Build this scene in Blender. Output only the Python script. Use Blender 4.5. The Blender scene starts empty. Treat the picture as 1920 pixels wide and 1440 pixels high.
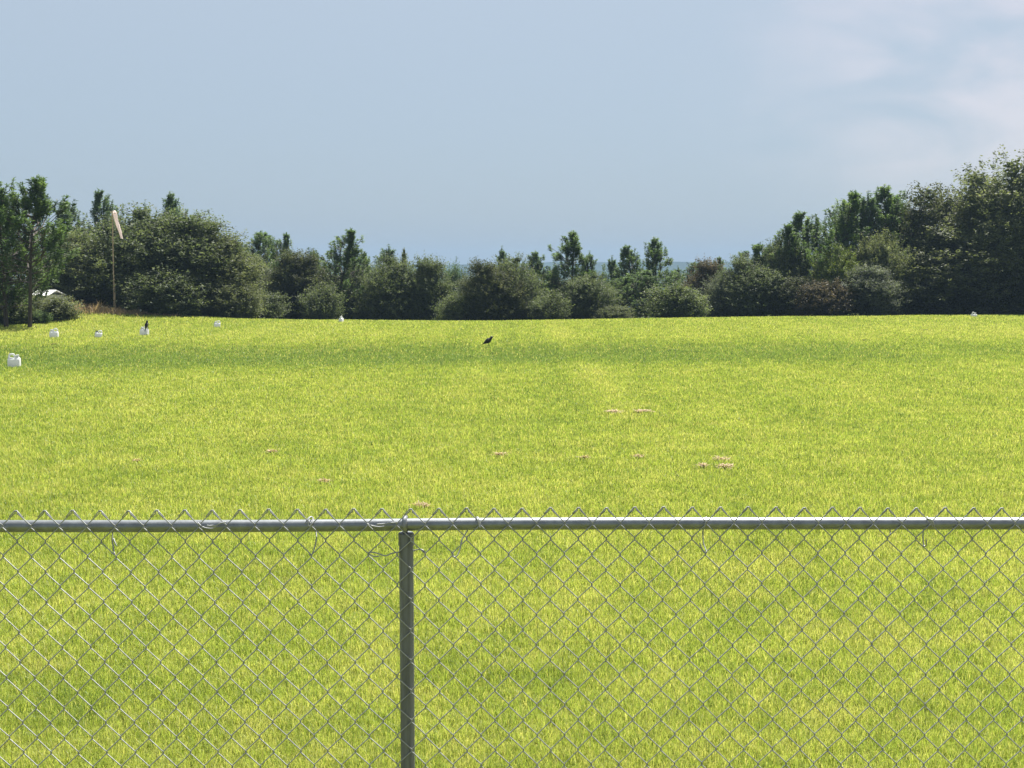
import bpy, bmesh, math, random
import numpy as np
from mathutils import Vector, Matrix
S = bpy.context.scene
col = S.collection
R = math.radians
# ------------------------------------------------------------------ camera, sky, sun, exposure
F = 2400.0                      # focal length in pixels of the 1920 px wide photograph
PITCH = math.atan(210.0/F)
EYE = Vector((0, 0, 1.9))
cd = bpy.data.cameras.new('camera'); cam = bpy.data.objects.new('camera', cd); col.objects.link(cam)
cam.location = EYE; cam.rotation_euler = (R(90)-PITCH, 0, 0)
cd.sensor_width = 36.0; cd.lens = 36.0*F/1920.0; cd.clip_start = 0.05; cd.clip_end = 20000
S.camera = cam
SUN_EL, SUN_AZ = R(58), R(24)   # azimuth from +Y towards +X
w = bpy.data.worlds.new('World'); S.world = w; w.use_nodes = True
nt = w.node_tree; nt.nodes.clear()
def N(nt, t, **k):
    n = nt.nodes.new(t)
    for a, v in k.items():
        if a == 'i':
            for kk, vv in v.items(): n.inputs[kk].default_value = vv
        else: setattr(n, a, v)
    return n
def L(nt, a, b): nt.links.new(a, b)
wo = N(nt, 'ShaderNodeOutputWorld')
sky = N(nt, 'ShaderNodeTexSky', sky_type='NISHITA', sun_disc=False, sun_elevation=SUN_EL, sun_rotation=SUN_AZ)
sky.air_density = 1.0; sky.dust_density = 1.5; sky.ozone_density = 2.0
tc = N(nt, 'ShaderNodeTexCoord')
sep = N(nt, 'ShaderNodeSeparateXYZ'); L(nt, tc.outputs['Generated'], sep.inputs[0])
cr = N(nt, 'ShaderNodeValToRGB')       # the even storm cloud deck, deeper blue grey near the horizon
e = cr.color_ramp.elements
e[0].position = 0.0; e[0].color = (.285, .36, .46, 1)
e[1].position = 1.0; e[1].color = (.46, .52, .58, 1)
x = cr.color_ramp.elements.new(.10); x.color = (.345, .42, .51, 1)
x = cr.color_ramp.elements.new(.24); x.color = (.425, .49, .56, 1)
L(nt, sep.outputs['Z'], cr.inputs[0])
mp = N(nt, 'ShaderNodeMapping'); mp.inputs['Scale'].default_value = (1.0, 1.0, 2.6); mp.inputs['Location'].default_value = (5.3, 1.4, 2.1)
L(nt, tc.outputs['Generated'], mp.inputs[0])
cn = N(nt, 'ShaderNodeTexNoise', i={'Scale': 6.5, 'Detail': 7.0, 'Roughness': .5, 'Distortion': .5})
L(nt, mp.outputs[0], cn.inputs['Vector'])
cm = N(nt, 'ShaderNodeMapRange', i={'From Min': .30, 'From Max': .60}); cm.interpolation_type = 'SMOOTHSTEP'
L(nt, cn.outputs[0], cm.inputs[0])
sx = N(nt, 'ShaderNodeMapRange', i={'From Min': .15, 'From Max': .30}); sx.interpolation_type = 'SMOOTHSTEP'
wn = N(nt, 'ShaderNodeTexNoise', i={'Scale': 5.0, 'Detail': 4.0}); L(nt, tc.outputs['Generated'], wn.inputs['Vector'])
wa = N(nt, 'ShaderNodeMath', operation='MULTIPLY_ADD', i={1: .30, 2: -.15}); L(nt, wn.outputs[0], wa.inputs[0])
wb = N(nt, 'ShaderNodeMath', operation='ADD'); L(nt, wa.outputs[0], wb.inputs[0]); L(nt, sep.outputs['X'], wb.inputs[1])
L(nt, wb.outputs[0], sx.inputs[0])
mu = N(nt, 'ShaderNodeMath', operation='MULTIPLY'); L(nt, cm.outputs[0], mu.inputs[0]); L(nt, sx.outputs[0], mu.inputs[1])
sz = N(nt, 'ShaderNodeMapRange', i={'From Min': .03, 'From Max': .09}); sz.interpolation_type = 'SMOOTHSTEP'; L(nt, sep.outputs['Z'], sz.inputs[0])
mu2 = N(nt, 'ShaderNodeMath', operation='MULTIPLY'); L(nt, mu.outputs[0], mu2.inputs[0]); L(nt, sz.outputs[0], mu2.inputs[1]); mu = mu2
cl = N(nt, 'ShaderNodeMixRGB', blend_type='MIX'); cl.inputs['Color2'].default_value = (.60, .575, .625, 1)
L(nt, mu.outputs[0], cl.inputs['Fac']); L(nt, cr.outputs[0], cl.inputs['Color1'])
bg1 = N(nt, 'ShaderNodeBackground', i={'Strength': .010}); L(nt, sky.outputs[0], bg1.inputs[0])
bg2 = N(nt, 'ShaderNodeBackground', i={'Strength': .31}); L(nt, cl.outputs[0], bg2.inputs[0])
ad = N(nt, 'ShaderNodeAddShader'); L(nt, bg1.outputs[0], ad.inputs[0]); L(nt, bg2.outputs[0], ad.inputs[1])
L(nt, ad.outputs[0], wo.inputs['Surface'])
sd = bpy.data.lights.new('sun', 'SUN'); sun = bpy.data.objects.new('sun', sd); col.objects.link(sun)
sd.energy = 5.0; sd.angle = R(.53); sd.color = (1, .955, .88)
sv = Vector((math.sin(SUN_AZ)*math.cos(SUN_EL), math.cos(SUN_AZ)*math.cos(SUN_EL), math.sin(SUN_EL)))
sun.rotation_euler = sv.to_track_quat('Z', 'Y').to_euler(); sun.location = (5, 5, 40)
S.view_settings.view_transform = 'Standard'; S.view_settings.look = 'None'
S.view_settings.gamma = 1.0; S.view_settings.exposure = 1.6
S.cycles.max_bounces = 8; S.cycles.transparent_max_bounces = 8; S.cycles.volume_bounces = 1
S.cycles.sample_clamp_indirect = 6.0

# ------------------------------------------------------------------ helpers
rng = np.random.default_rng(93)
random.seed(93)
def ray(u, v):
    """direction in the world of photograph pixel (u, v)"""
    d = Vector(((u-960)/F, 1.0, (720-v)/F))
    return Matrix.Rotation(-PITCH, 3, 'X') @ d
def at(u, v, Y):
    d = ray(u, v); return EYE + d*(Y/d.y)
def sm(a, b, t): t = np.clip((t-a)/(b-a), 0, 1); return t*t*(3-2*t)
_H = {}
def vnoise(x, y, seed):
    if seed not in _H: _H[seed] = np.random.default_rng(seed).random((256, 256))
    T = _H[seed]; xi = np.floor(x).astype(int); yi = np.floor(y).astype(int)
    fx = x-xi; fy = y-yi; fx = fx*fx*(3-2*fx); fy = fy*fy*(3-2*fy)
    g = lambda a, b: T[a & 255, b & 255]
    return (g(xi, yi)*(1-fx)+g(xi+1, yi)*fx)*(1-fy)+(g(xi, yi+1)*(1-fx)+g(xi+1, yi+1)*fx)*fy
def fbm(x, y, seed, o=4):
    s = 0; a = .5; t = 0
    for k in range(o):
        s = s+a*vnoise(x*2**k+17*k, y*2**k-9*k, seed+k); t += a; a *= .5
    return s/t
def tag(o, label=None, cat=None, group=None, kind=None):
    if label: o['label'] = label
    if cat: o['category'] = cat
    if group: o['group'] = group
    if kind: o['kind'] = kind
    return o
def empty(name, loc, label=None, cat=None, group=None, rz=0):
    o = bpy.data.objects.new(name, None); col.objects.link(o); o.location = loc; o.rotation_euler = (0, 0, rz)
    o.empty_display_size = .2
    return tag(o, label, cat, group)
def link(name, me, mat, parent=None):
    o = bpy.data.objects.new(name, me); col.objects.link(o)
    if mat is not None: me.materials.append(mat)
    if parent: o.parent = parent
    return o
def npmesh(name, V, quads=None, tris=None, fattr=None, smooth=False):
    me = bpy.data.meshes.new(name)
    V = np.asarray(V, np.float32)
    parts = []; tot = []
    if quads is not None and len(quads): parts.append(np.asarray(quads, np.int32).ravel()); tot.append(np.full(len(quads), 4, np.int32))
    if tris is not None and len(tris): parts.append(np.asarray(tris, np.int32).ravel()); tot.append(np.full(len(tris), 3, np.int32))
    li = np.concatenate(parts); lt = np.concatenate(tot); ls = np.concatenate([[0], np.cumsum(lt)[:-1]]).astype(np.int32)
    me.vertices.add(len(V)); me.vertices.foreach_set('co', V.ravel())
    me.loops.add(len(li)); me.loops.foreach_set('vertex_index', li)
    me.polygons.add(len(lt)); me.polygons.foreach_set('loop_start', ls); me.polygons.foreach_set('loop_total', lt)
    if smooth: me.polygons.foreach_set('use_smooth', np.ones(len(lt), bool))
    if fattr:
        for k, v in fattr.items():
            a = me.attributes.new(k, 'FLOAT', 'FACE'); a.data.foreach_set('value', np.asarray(v, np.float32))
    me.update(); me.validate()
    return me
class MB:
    """collects shapes of ONE part"""
    def __init__(s): s.v = []; s.f = []
    def loft(s, pts, rads, seg=8, caps=True, up=(0, 0, 1)):
        pts = [Vector(p) for p in pts]; n = len(pts); b = len(s.v)
        rads = [(r, r) if not isinstance(r, (tuple, list)) else r for r in (rads if isinstance(rads, (list, tuple)) and len(rads) == n and n > 0 else [rads]*n)]
        t0 = (pts[1]-pts[0]).normalized(); u = Vector(up)
        if abs(t0.dot(u)) > .95: u = Vector((1, 0, 0))
        side = t0.cross(u).normalized()
        for i, p in enumerate(pts):
            t = (pts[min(i+1, n-1)]-pts[max(i-1, 0)]).normalized()
            side = (side-t*side.dot(t)).normalized(); nn = side.cross(t)
            for k in range(seg):
                a = 2*math.pi*k/seg; s.v.append(p+side*math.cos(a)*rads[i][0]+nn*math.sin(a)*rads[i][1])
        for i in range(n-1):
            for k in range(seg):
                a, c = b+i*seg+k, b+i*seg+(k+1) % seg
                s.f.append((a, c, c+seg, a+seg))
        if caps: s.f.append(tuple(b+k for k in range(seg))[::-1]); s.f.append(tuple(b+(n-1)*seg+k for k in range(seg)))
        return s
    def box(s, x0, x1, y0, y1, z0, z1):
        b = len(s.v)
        s.v += [Vector((x, y, z)) for z in (z0, z1) for x, y in ((x0, y0), (x1, y0), (x1, y1), (x0, y1))]
        s.f += [tuple(b+i for i in q) for q in ((3, 2, 1, 0), (4, 5, 6, 7), (0, 1, 5, 4), (1, 2, 6, 5), (2, 3, 7, 6), (3, 0, 4, 7))]
        return s
    def rings(s, rings, closed=True, caps=True):
        """rings: lists of equal length"""
        b = len(s.v); m = len(rings[0])
        for r in rings: s.v += [Vector(p) for p in r]
        for i in range(len(rings)-1):
            for k in range(m):
                a, c = b+i*m+k, b+i*m+(k+1) % m; s.f.append((a, c, c+m, a+m))
        if caps: s.f.append(tuple(b+k for k in range(m))[::-1]); s.f.append(tuple(b+(len(rings)-1)*m+k for k in range(m)))
        return s
    def build(s, name, mat, parent=None, smooth=True, bevel=0, sharp=40):
        me = bpy.data.meshes.new(name); me.from_pydata([tuple(v) for v in s.v], [], s.f)
        me.polygons.foreach_set('use_smooth', [smooth]*len(me.polygons)); me.update()
        bm = bmesh.new(); bm.from_mesh(me); bmesh.ops.recalc_face_normals(bm, faces=bm.faces)
        if bevel: bmesh.ops.bevel(bm, geom=bm.edges[:], offset=bevel, segments=2, affect='EDGES')
        bm.to_mesh(me); bm.free()
        if smooth:
            try: me.set_sharp_from_angle(angle=R(sharp))
            except Exception: pass
        return link(name, me, mat, parent)

# ------------------------------------------------------------------ materials
def newmat(name):
    m = bpy.data.materials.new(name); m.use_nodes = True; nt = m.node_tree; nt.nodes.clear()
    return m, nt, N(nt, 'ShaderNodeOutputMaterial')
def leafmat(name, ca, cb, cc, trans=.35, gloss=.35, rough=.6, big=.6, tscale=1.4, tcol=None, cvar=.28):
    """foliage: per leaf colour from attribute rnd, clump variation from noise, some light passes through"""
    m, nt, out = newmat(name)
    at_ = N(nt, 'ShaderNodeAttribute', attribute_name='rnd')
    r = N(nt, 'ShaderNodeValToRGB'); e = r.color_ramp.elements
    e[0].position = .05; e[0].color = (*ca, 1); e[1].position = .97; e[1].color = (*cc, 1)
    q = r.color_ramp.elements.new(.55); q.color = (*cb, 1)
    L(nt, at_.outputs['Fac'], r.inputs[0])
    tcn = N(nt, 'ShaderNodeTexCoord')
    nz = N(nt, 'ShaderNodeTexNoise', i={'Scale': big, 'Detail': 3.0}); L(nt, tcn.outputs['Object'], nz.inputs['Vector'])
    mr = N(nt, 'ShaderNodeMapRange', i={'From Min': .3, 'From Max': .7, 'To Min': 1-cvar, 'To Max': 1+cvar}); L(nt, nz.outputs[0], mr.inputs[0])
    mx = N(nt, 'ShaderNodeVectorMath', operation='SCALE'); L(nt, r.outputs[0], mx.inputs[0]); L(nt, mr.outputs[0], mx.inputs['Scale'])
    p = N(nt, 'ShaderNodeBsdfPrincipled', i={'Roughness': rough}); p.inputs['Specular IOR Level'].default_value = gloss
    L(nt, mx.outputs[0], p.inputs['Base Color'])
    tr = N(nt, 'ShaderNodeBsdfTranslucent')
    sc = N(nt, 'ShaderNodeVectorMath', operation='MULTIPLY'); sc.inputs[1].default_value = tcol or (tscale, tscale, tscale*.6)
    L(nt, mx.outputs[0], sc.inputs[0]); L(nt, sc.outputs[0], tr.inputs[0])
    mi = N(nt, 'ShaderNodeMixShader', i={'Fac': trans}); L(nt, p.outputs[0], mi.inputs[1]); L(nt, tr.outputs[0], mi.inputs[2])
    L(nt, mi.outputs[0], out.inputs[0])
    return m
def plainmat(name, c, rough=.6, metal=0.0, var=.25, scale=8.0, spec=.5, trans=None, bump=0.0, stretch=None):
    m, nt, out = newmat(name)
    tcn = N(nt, 'ShaderNodeTexCoord'); vec = tcn.outputs['Object']
    if stretch:
        mpn = N(nt, 'ShaderNodeMapping'); mpn.inputs['Scale'].default_value = stretch; L(nt, vec, mpn.inputs[0]); vec = mpn.outputs[0]
    nz = N(nt, 'ShaderNodeTexNoise', i={'Scale': scale, 'Detail': 5.0}); L(nt, vec, nz.inputs['Vector'])
    mr = N(nt, 'ShaderNodeMapRange', i={'From Min': .3, 'From Max': .7, 'To Min': 1-var, 'To Max': 1+var}); L(nt, nz.outputs[0], mr.inputs[0])
    mx = N(nt, 'ShaderNodeVectorMath', operation='SCALE'); mx.inputs[0].default_value = c; L(nt, mr.outputs[0], mx.inputs['Scale'])
    p = N(nt, 'ShaderNodeBsdfPrincipled', i={'Roughness': rough, 'Metallic': metal}); p.inputs['Specular IOR Level'].default_value = spec
    L(nt, mx.outputs[0], p.inputs['Base Color'])
    if bump:
        bp = N(nt, 'ShaderNodeBump', i={'Strength': bump, 'Distance': .01}); L(nt, nz.outputs[0], bp.inputs['Height']); L(nt, bp.outputs[0], p.inputs['Normal'])
    if trans:
        tr = N(nt, 'ShaderNodeBsdfTranslucent'); tr.inputs[0].default_value = (*c, 1)
        mi = N(nt, 'ShaderNodeMixShader', i={'Fac': trans}); L(nt, p.outputs[0], mi.inputs[1]); L(nt, tr.outputs[0], mi.inputs[2]); L(nt, mi.outputs[0], out.inputs[0])
    else: L(nt, p.outputs[0], out.inputs[0])
    return m
M = {}
M['oak']    = leafmat('oak_leaves', (0.049, 0.067, 0.033), (0.079, 0.102, 0.049), (0.122, 0.143, 0.077), trans=.45, gloss=.18, rough=.6)
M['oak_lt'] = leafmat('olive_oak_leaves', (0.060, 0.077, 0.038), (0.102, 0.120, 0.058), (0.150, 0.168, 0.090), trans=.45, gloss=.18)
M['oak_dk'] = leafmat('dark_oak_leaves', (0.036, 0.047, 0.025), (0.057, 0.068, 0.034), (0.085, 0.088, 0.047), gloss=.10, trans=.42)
M['grey']   = leafmat('grey_green_leaves', (0.042, 0.058, 0.038), (0.096, 0.113, 0.082), (0.144, 0.162, 0.118), trans=.45, gloss=.15)
M['yel']    = leafmat('yellow_green_leaves', (.055, .085, .018), (.11, .15, .03), (.17, .19, .05), gloss=.3)
M['bush']   = leafmat('bush_leaves', (0.039, 0.061, 0.022), (0.090, 0.116, 0.048), (0.143, 0.171, 0.086), trans=.45, gloss=.18)
M['red']    = leafmat('reddish_leaves', (0.038, 0.038, 0.024), (0.078, 0.067, 0.043), (0.144, 0.108, 0.072), gloss=.15)
M['pine']   = leafmat('pine_needles', (0.037, 0.067, 0.024), (0.078, 0.128, 0.044), (0.152, 0.213, 0.083), gloss=.2, rough=.6, trans=.42)
M['pine_near'] = leafmat('deep_green_pine_needles', (0.029, 0.055, 0.020), (0.064, 0.110, 0.035), (0.138, 0.203, 0.072), gloss=.2, rough=.6, trans=.35)
M['pine_far'] = leafmat('hazed_pine_needles', (0.043, 0.074, 0.043), (0.079, 0.125, 0.065), (0.138, 0.192, 0.102), gloss=.2, rough=.6, trans=.42)  # pine needles tinted bluer, distance haze put into the colour
M['bark']   = plainmat('bark', (.05, .04, .033), .9, var=.4, scale=9, stretch=(1, 1, .25), bump=.6)
M['brown_grass'] = leafmat('dead_grass', (.28, .20, .13), (.42, .31, .21), (.56, .44, .31), gloss=.2, trans=.3)
M['grass']  = leafmat('grass_blades', (.128, .205, .050), (.276, .362, .066), (.47, .475, .175), gloss=.3, rough=.45, trans=.5, big=.9, tcol=(1.2, 1.12, .75), cvar=.06)
M['stalk']  = plainmat('stalk', (.045, .035, .03), .8)
M['galv']   = plainmat('galvanised_steel', (.205, .22, .235), .42, .65, .17, 45, bump=.05)
M['wire']   = plainmat('galvanised_wire', (.29, .30, .305), .56, .42, .18, 60)
M['post']   = plainmat('weathered_steel', (.125, .135, .152), .5, .12, .32, 22, stretch=(3, 3, .15), bump=.05)
M['cast']   = plainmat('cast_metal', (.25, .26, .275), .5, .7, .25, 40, bump=.15)
M['plastic'] = plainmat('white_plastic', (.74, .75, .75), .45, 0, .05, 12, trans=.34)
M['cap']    = plainmat('cap_plastic', (.02, .02, .02), .6, spec=.2)
M['feather'] = plainmat('black_feathers', (.008, .008, .009), .5, 0, .5, 30, spec=.3)
M['feather_grey'] = plainmat('dull_feathers', (.05, .045, .042), .5, 0, .9, 22, spec=.5)
M['cloth']  = plainmat('faded_windsock_cloth', (.88, .79, .76), .8, 0, .08, 5, trans=.5)
M['pole']   = plainmat('rusty_pole', (.42, .32, .21), .75, 0, .35, 3, stretch=(4, 4, 1.2))
M['white']  = plainmat('white_metal', (.78, .79, .78), .5, 0, .05, 2)
M['shade_win'] = plainmat('window_glass', (.03, .035, .04), .15)

# ------------------------------------------------------------------ ground
cx = np.array([-60, -22, -13, -11.6, -1.2, 5, 12, 21.7, 60]); cy = np.array([56, 55.5, 52.5, 49.2, 47.2, 49.7, 52.6, 54.8, 56])
_sx = np.linspace(-60, 60, 481); _sc = np.interp(_sx, cx, cy)
_k = np.exp(-np.linspace(-2, 2, 33)**2); _k /= _k.sum(); _scs = np.convolve(np.pad(_sc, 16, 'edge'), _k, 'valid')
def crest(x): return np.interp(x, _sx, _scs)
def height(x, y):
    x = np.asarray(x, float); y = np.asarray(y, float)
    s = np.maximum(y-crest(x), 0)
    z = -6*(1-np.exp(-(s*s*.006)/6))
    z = z-14*sm(150, 900, y)
    near = (1-sm(48, 60, y))
    z = z+near*.05*(fbm(x*.16+40, y*.16+40, 5, 3)-.5)
    z = z-.09*np.exp(-((y-31-.08*x)/3.6)**2)*(1-sm(2, 14, x))
    z = z+.30*np.exp(-((x+17.6)/3.2)**2-((y-51.5)/3.4)**2)       # the low bank under the windsock
    z = z+.10*np.exp(-((x+13.5)/3.0)**2-((y-50.)/3)**2)
    return z
def hz(x, y): return float(height(x, y))
def tone(x, y):
    """0 dark green .. 1 straw yellow"""
    t = .50+.07*(1-sm(5, 14, y))+.12*(fbm(x*.30, y*.16, 21, 4)-.5)+.24*(fbm(x*1.6, y*1.1, 31, 3)-.5)+.45*(fbm(x*5.5, y*4.5, 34, 2)-.5)+.08*(fbm(x*.05+9, y*.12, 51, 2)-.5)+.36*(fbm(x*1.3+3, y*.03, 57, 2)-.5)*sm(9, 18, y)  # near term paints close grass paler to make up for shade between blades
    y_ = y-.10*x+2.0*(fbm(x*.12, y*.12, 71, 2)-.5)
    band = np.exp(-np.abs((y_-30.3)/4.0)**3)*(1-.55*sm(0, 16, x))  # darker green strip across the field
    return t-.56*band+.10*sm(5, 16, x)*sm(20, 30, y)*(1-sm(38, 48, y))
ys = np.concatenate([np.linspace(-40, 0, 12), np.arange(.6, 20, .6), np.arange(20, 72, .8), np.geomspace(73, 1900, 55)])
xp = np.concatenate([np.arange(0, 26, .9), np.geomspace(27, 1500, 42)]); xs = np.concatenate([-xp[::-1][:-1], xp])
X, Y = np.meshgrid(xs, ys); V = np.stack([X, Y, height(X, Y)], -1).reshape(-1, 3)
ny, nx = X.shape; I = np.arange(ny*nx).reshape(ny, nx)
Q = np.stack([I[:-1, :-1], I[:-1, 1:], I[1:, 1:], I[1:, :-1]], -1).reshape(-1, 4)
m, nt, out = newmat('turf')
tcn = N(nt, 'ShaderNodeTexCoord')
n1 = N(nt, 'ShaderNodeTexNoise', i={'Scale': .35, 'Detail': 6.0}); n2 = N(nt, 'ShaderNodeTexNoise', i={'Scale': 26.0, 'Detail': 6.0, 'Roughness': .7})
for n in (n1, n2): L(nt, tcn.outputs['Object'], n.inputs['Vector'])
r1 = N(nt, 'ShaderNodeValToRGB'); e = r1.color_ramp.elements; e[0].position = .3; e[0].color = (.13, .165, .03, 1); e[1].position = .75; e[1].color = (.19, .20, .05, 1); L(nt, n1.outputs[0], r1.inputs[0])
r2 = N(nt, 'ShaderNodeValToRGB'); e = r2.color_ramp.elements; e[0].position = .35; e[0].color = (.35, .38, .3, 1); e[1].position = .7; e[1].color = (1.3, 1.2, 1.2, 1); L(nt, n2.outputs[0], r2.inputs[0])
mm = N(nt, 'ShaderNodeMixRGB', blend_type='MULTIPLY', i={'Fac': 1.0}); L(nt, r1.outputs[0], mm.inputs[1]); L(nt, r2.outputs[0], mm.inputs[2])
p = N(nt, 'ShaderNodeBsdfPrincipled', i={'Roughness': 1.0}); p.inputs['Specular IOR Level'].default_value = 0; L(nt, mm.outputs[0], p.inputs['Base Color']); L(nt, p.outputs[0], out.inputs[0])
g = link('ground', npmesh('ground', V, Q, smooth=True), m); tag(g, kind='structure')

# far ridges
M['forest'] = plainmat('distant_forest', (.022, .034, .024), 1.0, 0, .4, .01, spec=0)
def ridge(y0, depth, ztop, seed, name, wid):
    xs = np.linspace(-wid, wid, 420); t = np.linspace(0, 1, 14)
    X, T = np.meshgrid(xs, t); prof = np.sin(np.pi*np.clip(T, 0, 1))**.7
    H = ztop(X)+3*(fbm(X*.02+seed, T*9+seed, seed, 4)-.5)*1.0
    V = np.stack([X, y0+T*depth, -22+(H+22)*prof], -1).reshape(-1, 3)
    ny, nx = X.shape; I = np.arange(ny*nx).reshape(ny, nx)
    Q = np.stack([I[:-1, :-1], I[:-1, 1:], I[1:, 1:], I[1:, :-1]], -1).reshape(-1, 4)
    o = link(name, npmesh(name, V, Q, smooth=True), M['forest']); tag(o, kind='structure')
ridge(1250, 350, lambda X: 11+3*sm(-120, 250, X)+6*(fbm(X*.008, X*0, 61, 4)-.5), 63, 'hills', 1300)
ridge(720, 250, lambda X: 2.5+2.4*(fbm(X*.01, X*0, 64, 3)-.5), 66, 'hills', 1000)

# ------------------------------------------------------------------ grass (stuff nobody could count)
def blades(P, h, wd, lean, rnd, tip=.25):
    n = len(P); th = rng.uniform(0, 2*np.pi, n); la = rng.uniform(0, 2*np.pi, n)
    sd_ = np.stack([np.cos(th), np.sin(th), np.zeros(n)], -1)*(wd/2)[:, None]
    ld = np.stack([np.cos(la), np.sin(la), np.zeros(n)], -1)*(lean*h)[:, None]
    z = np.array([0, 0, 1.])
    b = P-z*.01
    mid = P+ld*.35+z*(h*.58)[:, None]; top = P+ld+z*(h*np.sqrt(np.clip(1-lean**2*.6, .2, 1)))[:, None]
    V = np.stack([b-sd_, b+sd_, mid+sd_*.85, mid-sd_*.85, top], 1).reshape(-1, 3)
    i = np.arange(n)*5
    Q = np.stack([i, i+1, i+2, i+3], -1); T = np.stack([i+3, i+2, i+4], -1)
    return V, Q, T, np.concatenate([rnd, rnd])
NB = 1820000; per = 7; NC = NB//per
d = np.exp(rng.uniform(np.log(4.0), np.log(62.0), NC)); u = rng.uniform(-.50, .50, NC)
cxx = np.repeat(d*u+u*1.5, per); cyy = np.repeat(d, per); dd = cyy
jit = .010*np.maximum(dd/5, 1)
xx = cxx+rng.normal(0, 1, NB)*jit; yy = cyy+rng.normal(0, 1, NB)*jit*1.2
keep = yy < crest(xx)+9
xx, yy, dd = xx[keep], yy[keep], dd[keep]; n = len(xx)
hh = .044*rng.uniform(.55, 1.35, n)*(.8+.4*fbm(xx*2.2, yy*2.2, 81, 2))*(1+.35*sm(12, 45, dd))
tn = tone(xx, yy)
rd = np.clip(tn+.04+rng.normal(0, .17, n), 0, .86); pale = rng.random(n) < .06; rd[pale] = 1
P = np.stack([xx, yy, height(xx, yy)], -1)
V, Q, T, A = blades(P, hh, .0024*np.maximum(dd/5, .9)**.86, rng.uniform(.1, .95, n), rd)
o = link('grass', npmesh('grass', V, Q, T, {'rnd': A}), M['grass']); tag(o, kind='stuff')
# thin dark seed stalks
n = 900; d = np.exp(rng.uniform(np.log(4.5), np.log(40), n)); u = rng.uniform(-.5, .5, n)
P = np.stack([d*u, d, height(d*u, d)], -1)
V, Q, T, A = blades(P, rng.uniform(.09, .19, n), .0016*np.maximum(d/5, 1)**.75, rng.uniform(.05, .6, n), rng.random(n))
o = link('seed_stalks', npmesh('seed_stalks', V, Q, T), M['stalk']); tag(o, kind='stuff')
# tall dry grass along the bank
n = 6500
bx = rng.uniform(-22.5, -13.2, n); by = 51.0+rng.normal(0, .55, n)+.12*(bx+18)
hb = rng.uniform(.16, .50, n)*(.15+1.7*fbm(bx*2.2, by*1.5, 91, 3)**1.6)*(1-.6*sm(-16.5, -13.5, bx))
V, Q, T, A = blades(np.stack([bx, by, height(bx, by)], -1), hb, np.full(n, .02), rng.uniform(.05, .8, n), rng.random(n))
o = link('dry_grass', npmesh('dry_grass', V, Q, T, {'rnd': A}), M['brown_grass']); tag(o, kind='stuff')

# ------------------------------------------------------------------ dead grass clumps lying on the field
def clump_mesh(seed, R0):
    r = np.random.default_rng(seed); n = 170
    a = r.uniform(0, 2*np.pi, n); q = np.abs(r.normal(0, .45, n)); lob = .85+.25*np.sin(a*2+seed); q = np.minimum(q, 1.0)
    P = np.stack([np.cos(a)*q*lob*R0*1.5, np.sin(a)*q*lob*R0, .006+.034*r.random(n)], -1)
    an = r.uniform(0, 2*np.pi, n); D = np.stack([np.cos(an), np.sin(an), r.normal(0, .35, n)], -1)*(r.uniform(.02, .055, n))[:, None]
    Wd = np.stack([-np.sin(an), np.cos(an), r.normal(0, .5, n)], -1)*.0035
    V = np.stack([P-D-Wd, P+D-Wd, P+D+Wd, P-D+Wd], 1).reshape(-1, 3); i = np.arange(n)*4
    return npmesh('dead_grass_clump', V, np.stack([i, i+1, i+2, i+3], -1), None, {'rnd': r.random(n)})
CL = [clump_mesh(s, .10) for s in (3, 4, 5)]
for me in CL: me.materials.append(M['brown_grass'])
clumps = [(1150, 775, 1.5, 'pinkish dead grass clump, left one of the pair far out right of centre'),
 (1205, 774, 1.7, 'ragged brown dead grass clump, right one of the pair far out right of centre'),
 (937, 858, 1.3, 'small dead grass clump near the centre of the field above the fence post'),
 (1097, 864, .9, 'tiny dead grass clump between the centre clump and the wide right hand patch'),
 (1198, 862, 1.0, 'faint dead grass clump just left of the wide patch of three clumps'),
 (1352, 867, 1.5, 'upper dead grass clump of the wide brown patch at the right'),
 (1318, 879, 1.0, 'small left dead grass clump of the wide brown patch at the right'),
 (1357, 881, 1.6, 'lower right dead grass clump of the wide brown patch at the right'),
 (510, 852, 1.0, 'small dead grass clump in the left half of the field'),
 (257, 870, .8, 'little brown grass clump at the far left above the top rail'),
 (608, 909, 1.0, 'brown dead grass clump a little above the top rail left of the post'),
 (790, 955, 1.3, 'dead grass clump just right of the post seen above the top rail'),
 (1622, 638, 1.1, 'dark dead clump far out on the right of the field'),
 (1735, 620, .8, 'tiny dark clump close to the far right edge of the field'),
 (101, 645, .9, 'dark dead clump below the jug in front of the grass bank'),]
M['dark_clump'] = leafmat('old_dead_grass', (.05, .035, .02), (.09, .06, .04), (.16, .11, .08), gloss=.2)
for k, (u_, v_, s_, lab) in enumerate(clumps):
    r_ = ray(u_, v_); t_ = -EYE.z/r_.z; p = EYE+r_*t_
    c = bpy.data.objects.new('dead_grass_clump', CL[k % 3]); col.objects.link(c)
    c.location = (p.x, p.y, hz(p.x, p.y)+.012); c.rotation_euler = (0, 0, k*1.3); f = s_*(.32+.021*p.y); c.scale = (f, f*1.25, .5)
    if lab.find('dark') >= 0: c.material_slots[0].link = 'OBJECT'; c.material_slots[0].material = M['dark_clump']
    tag(c, lab, 'grass clump', 'dead grass clumps on the field')

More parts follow.
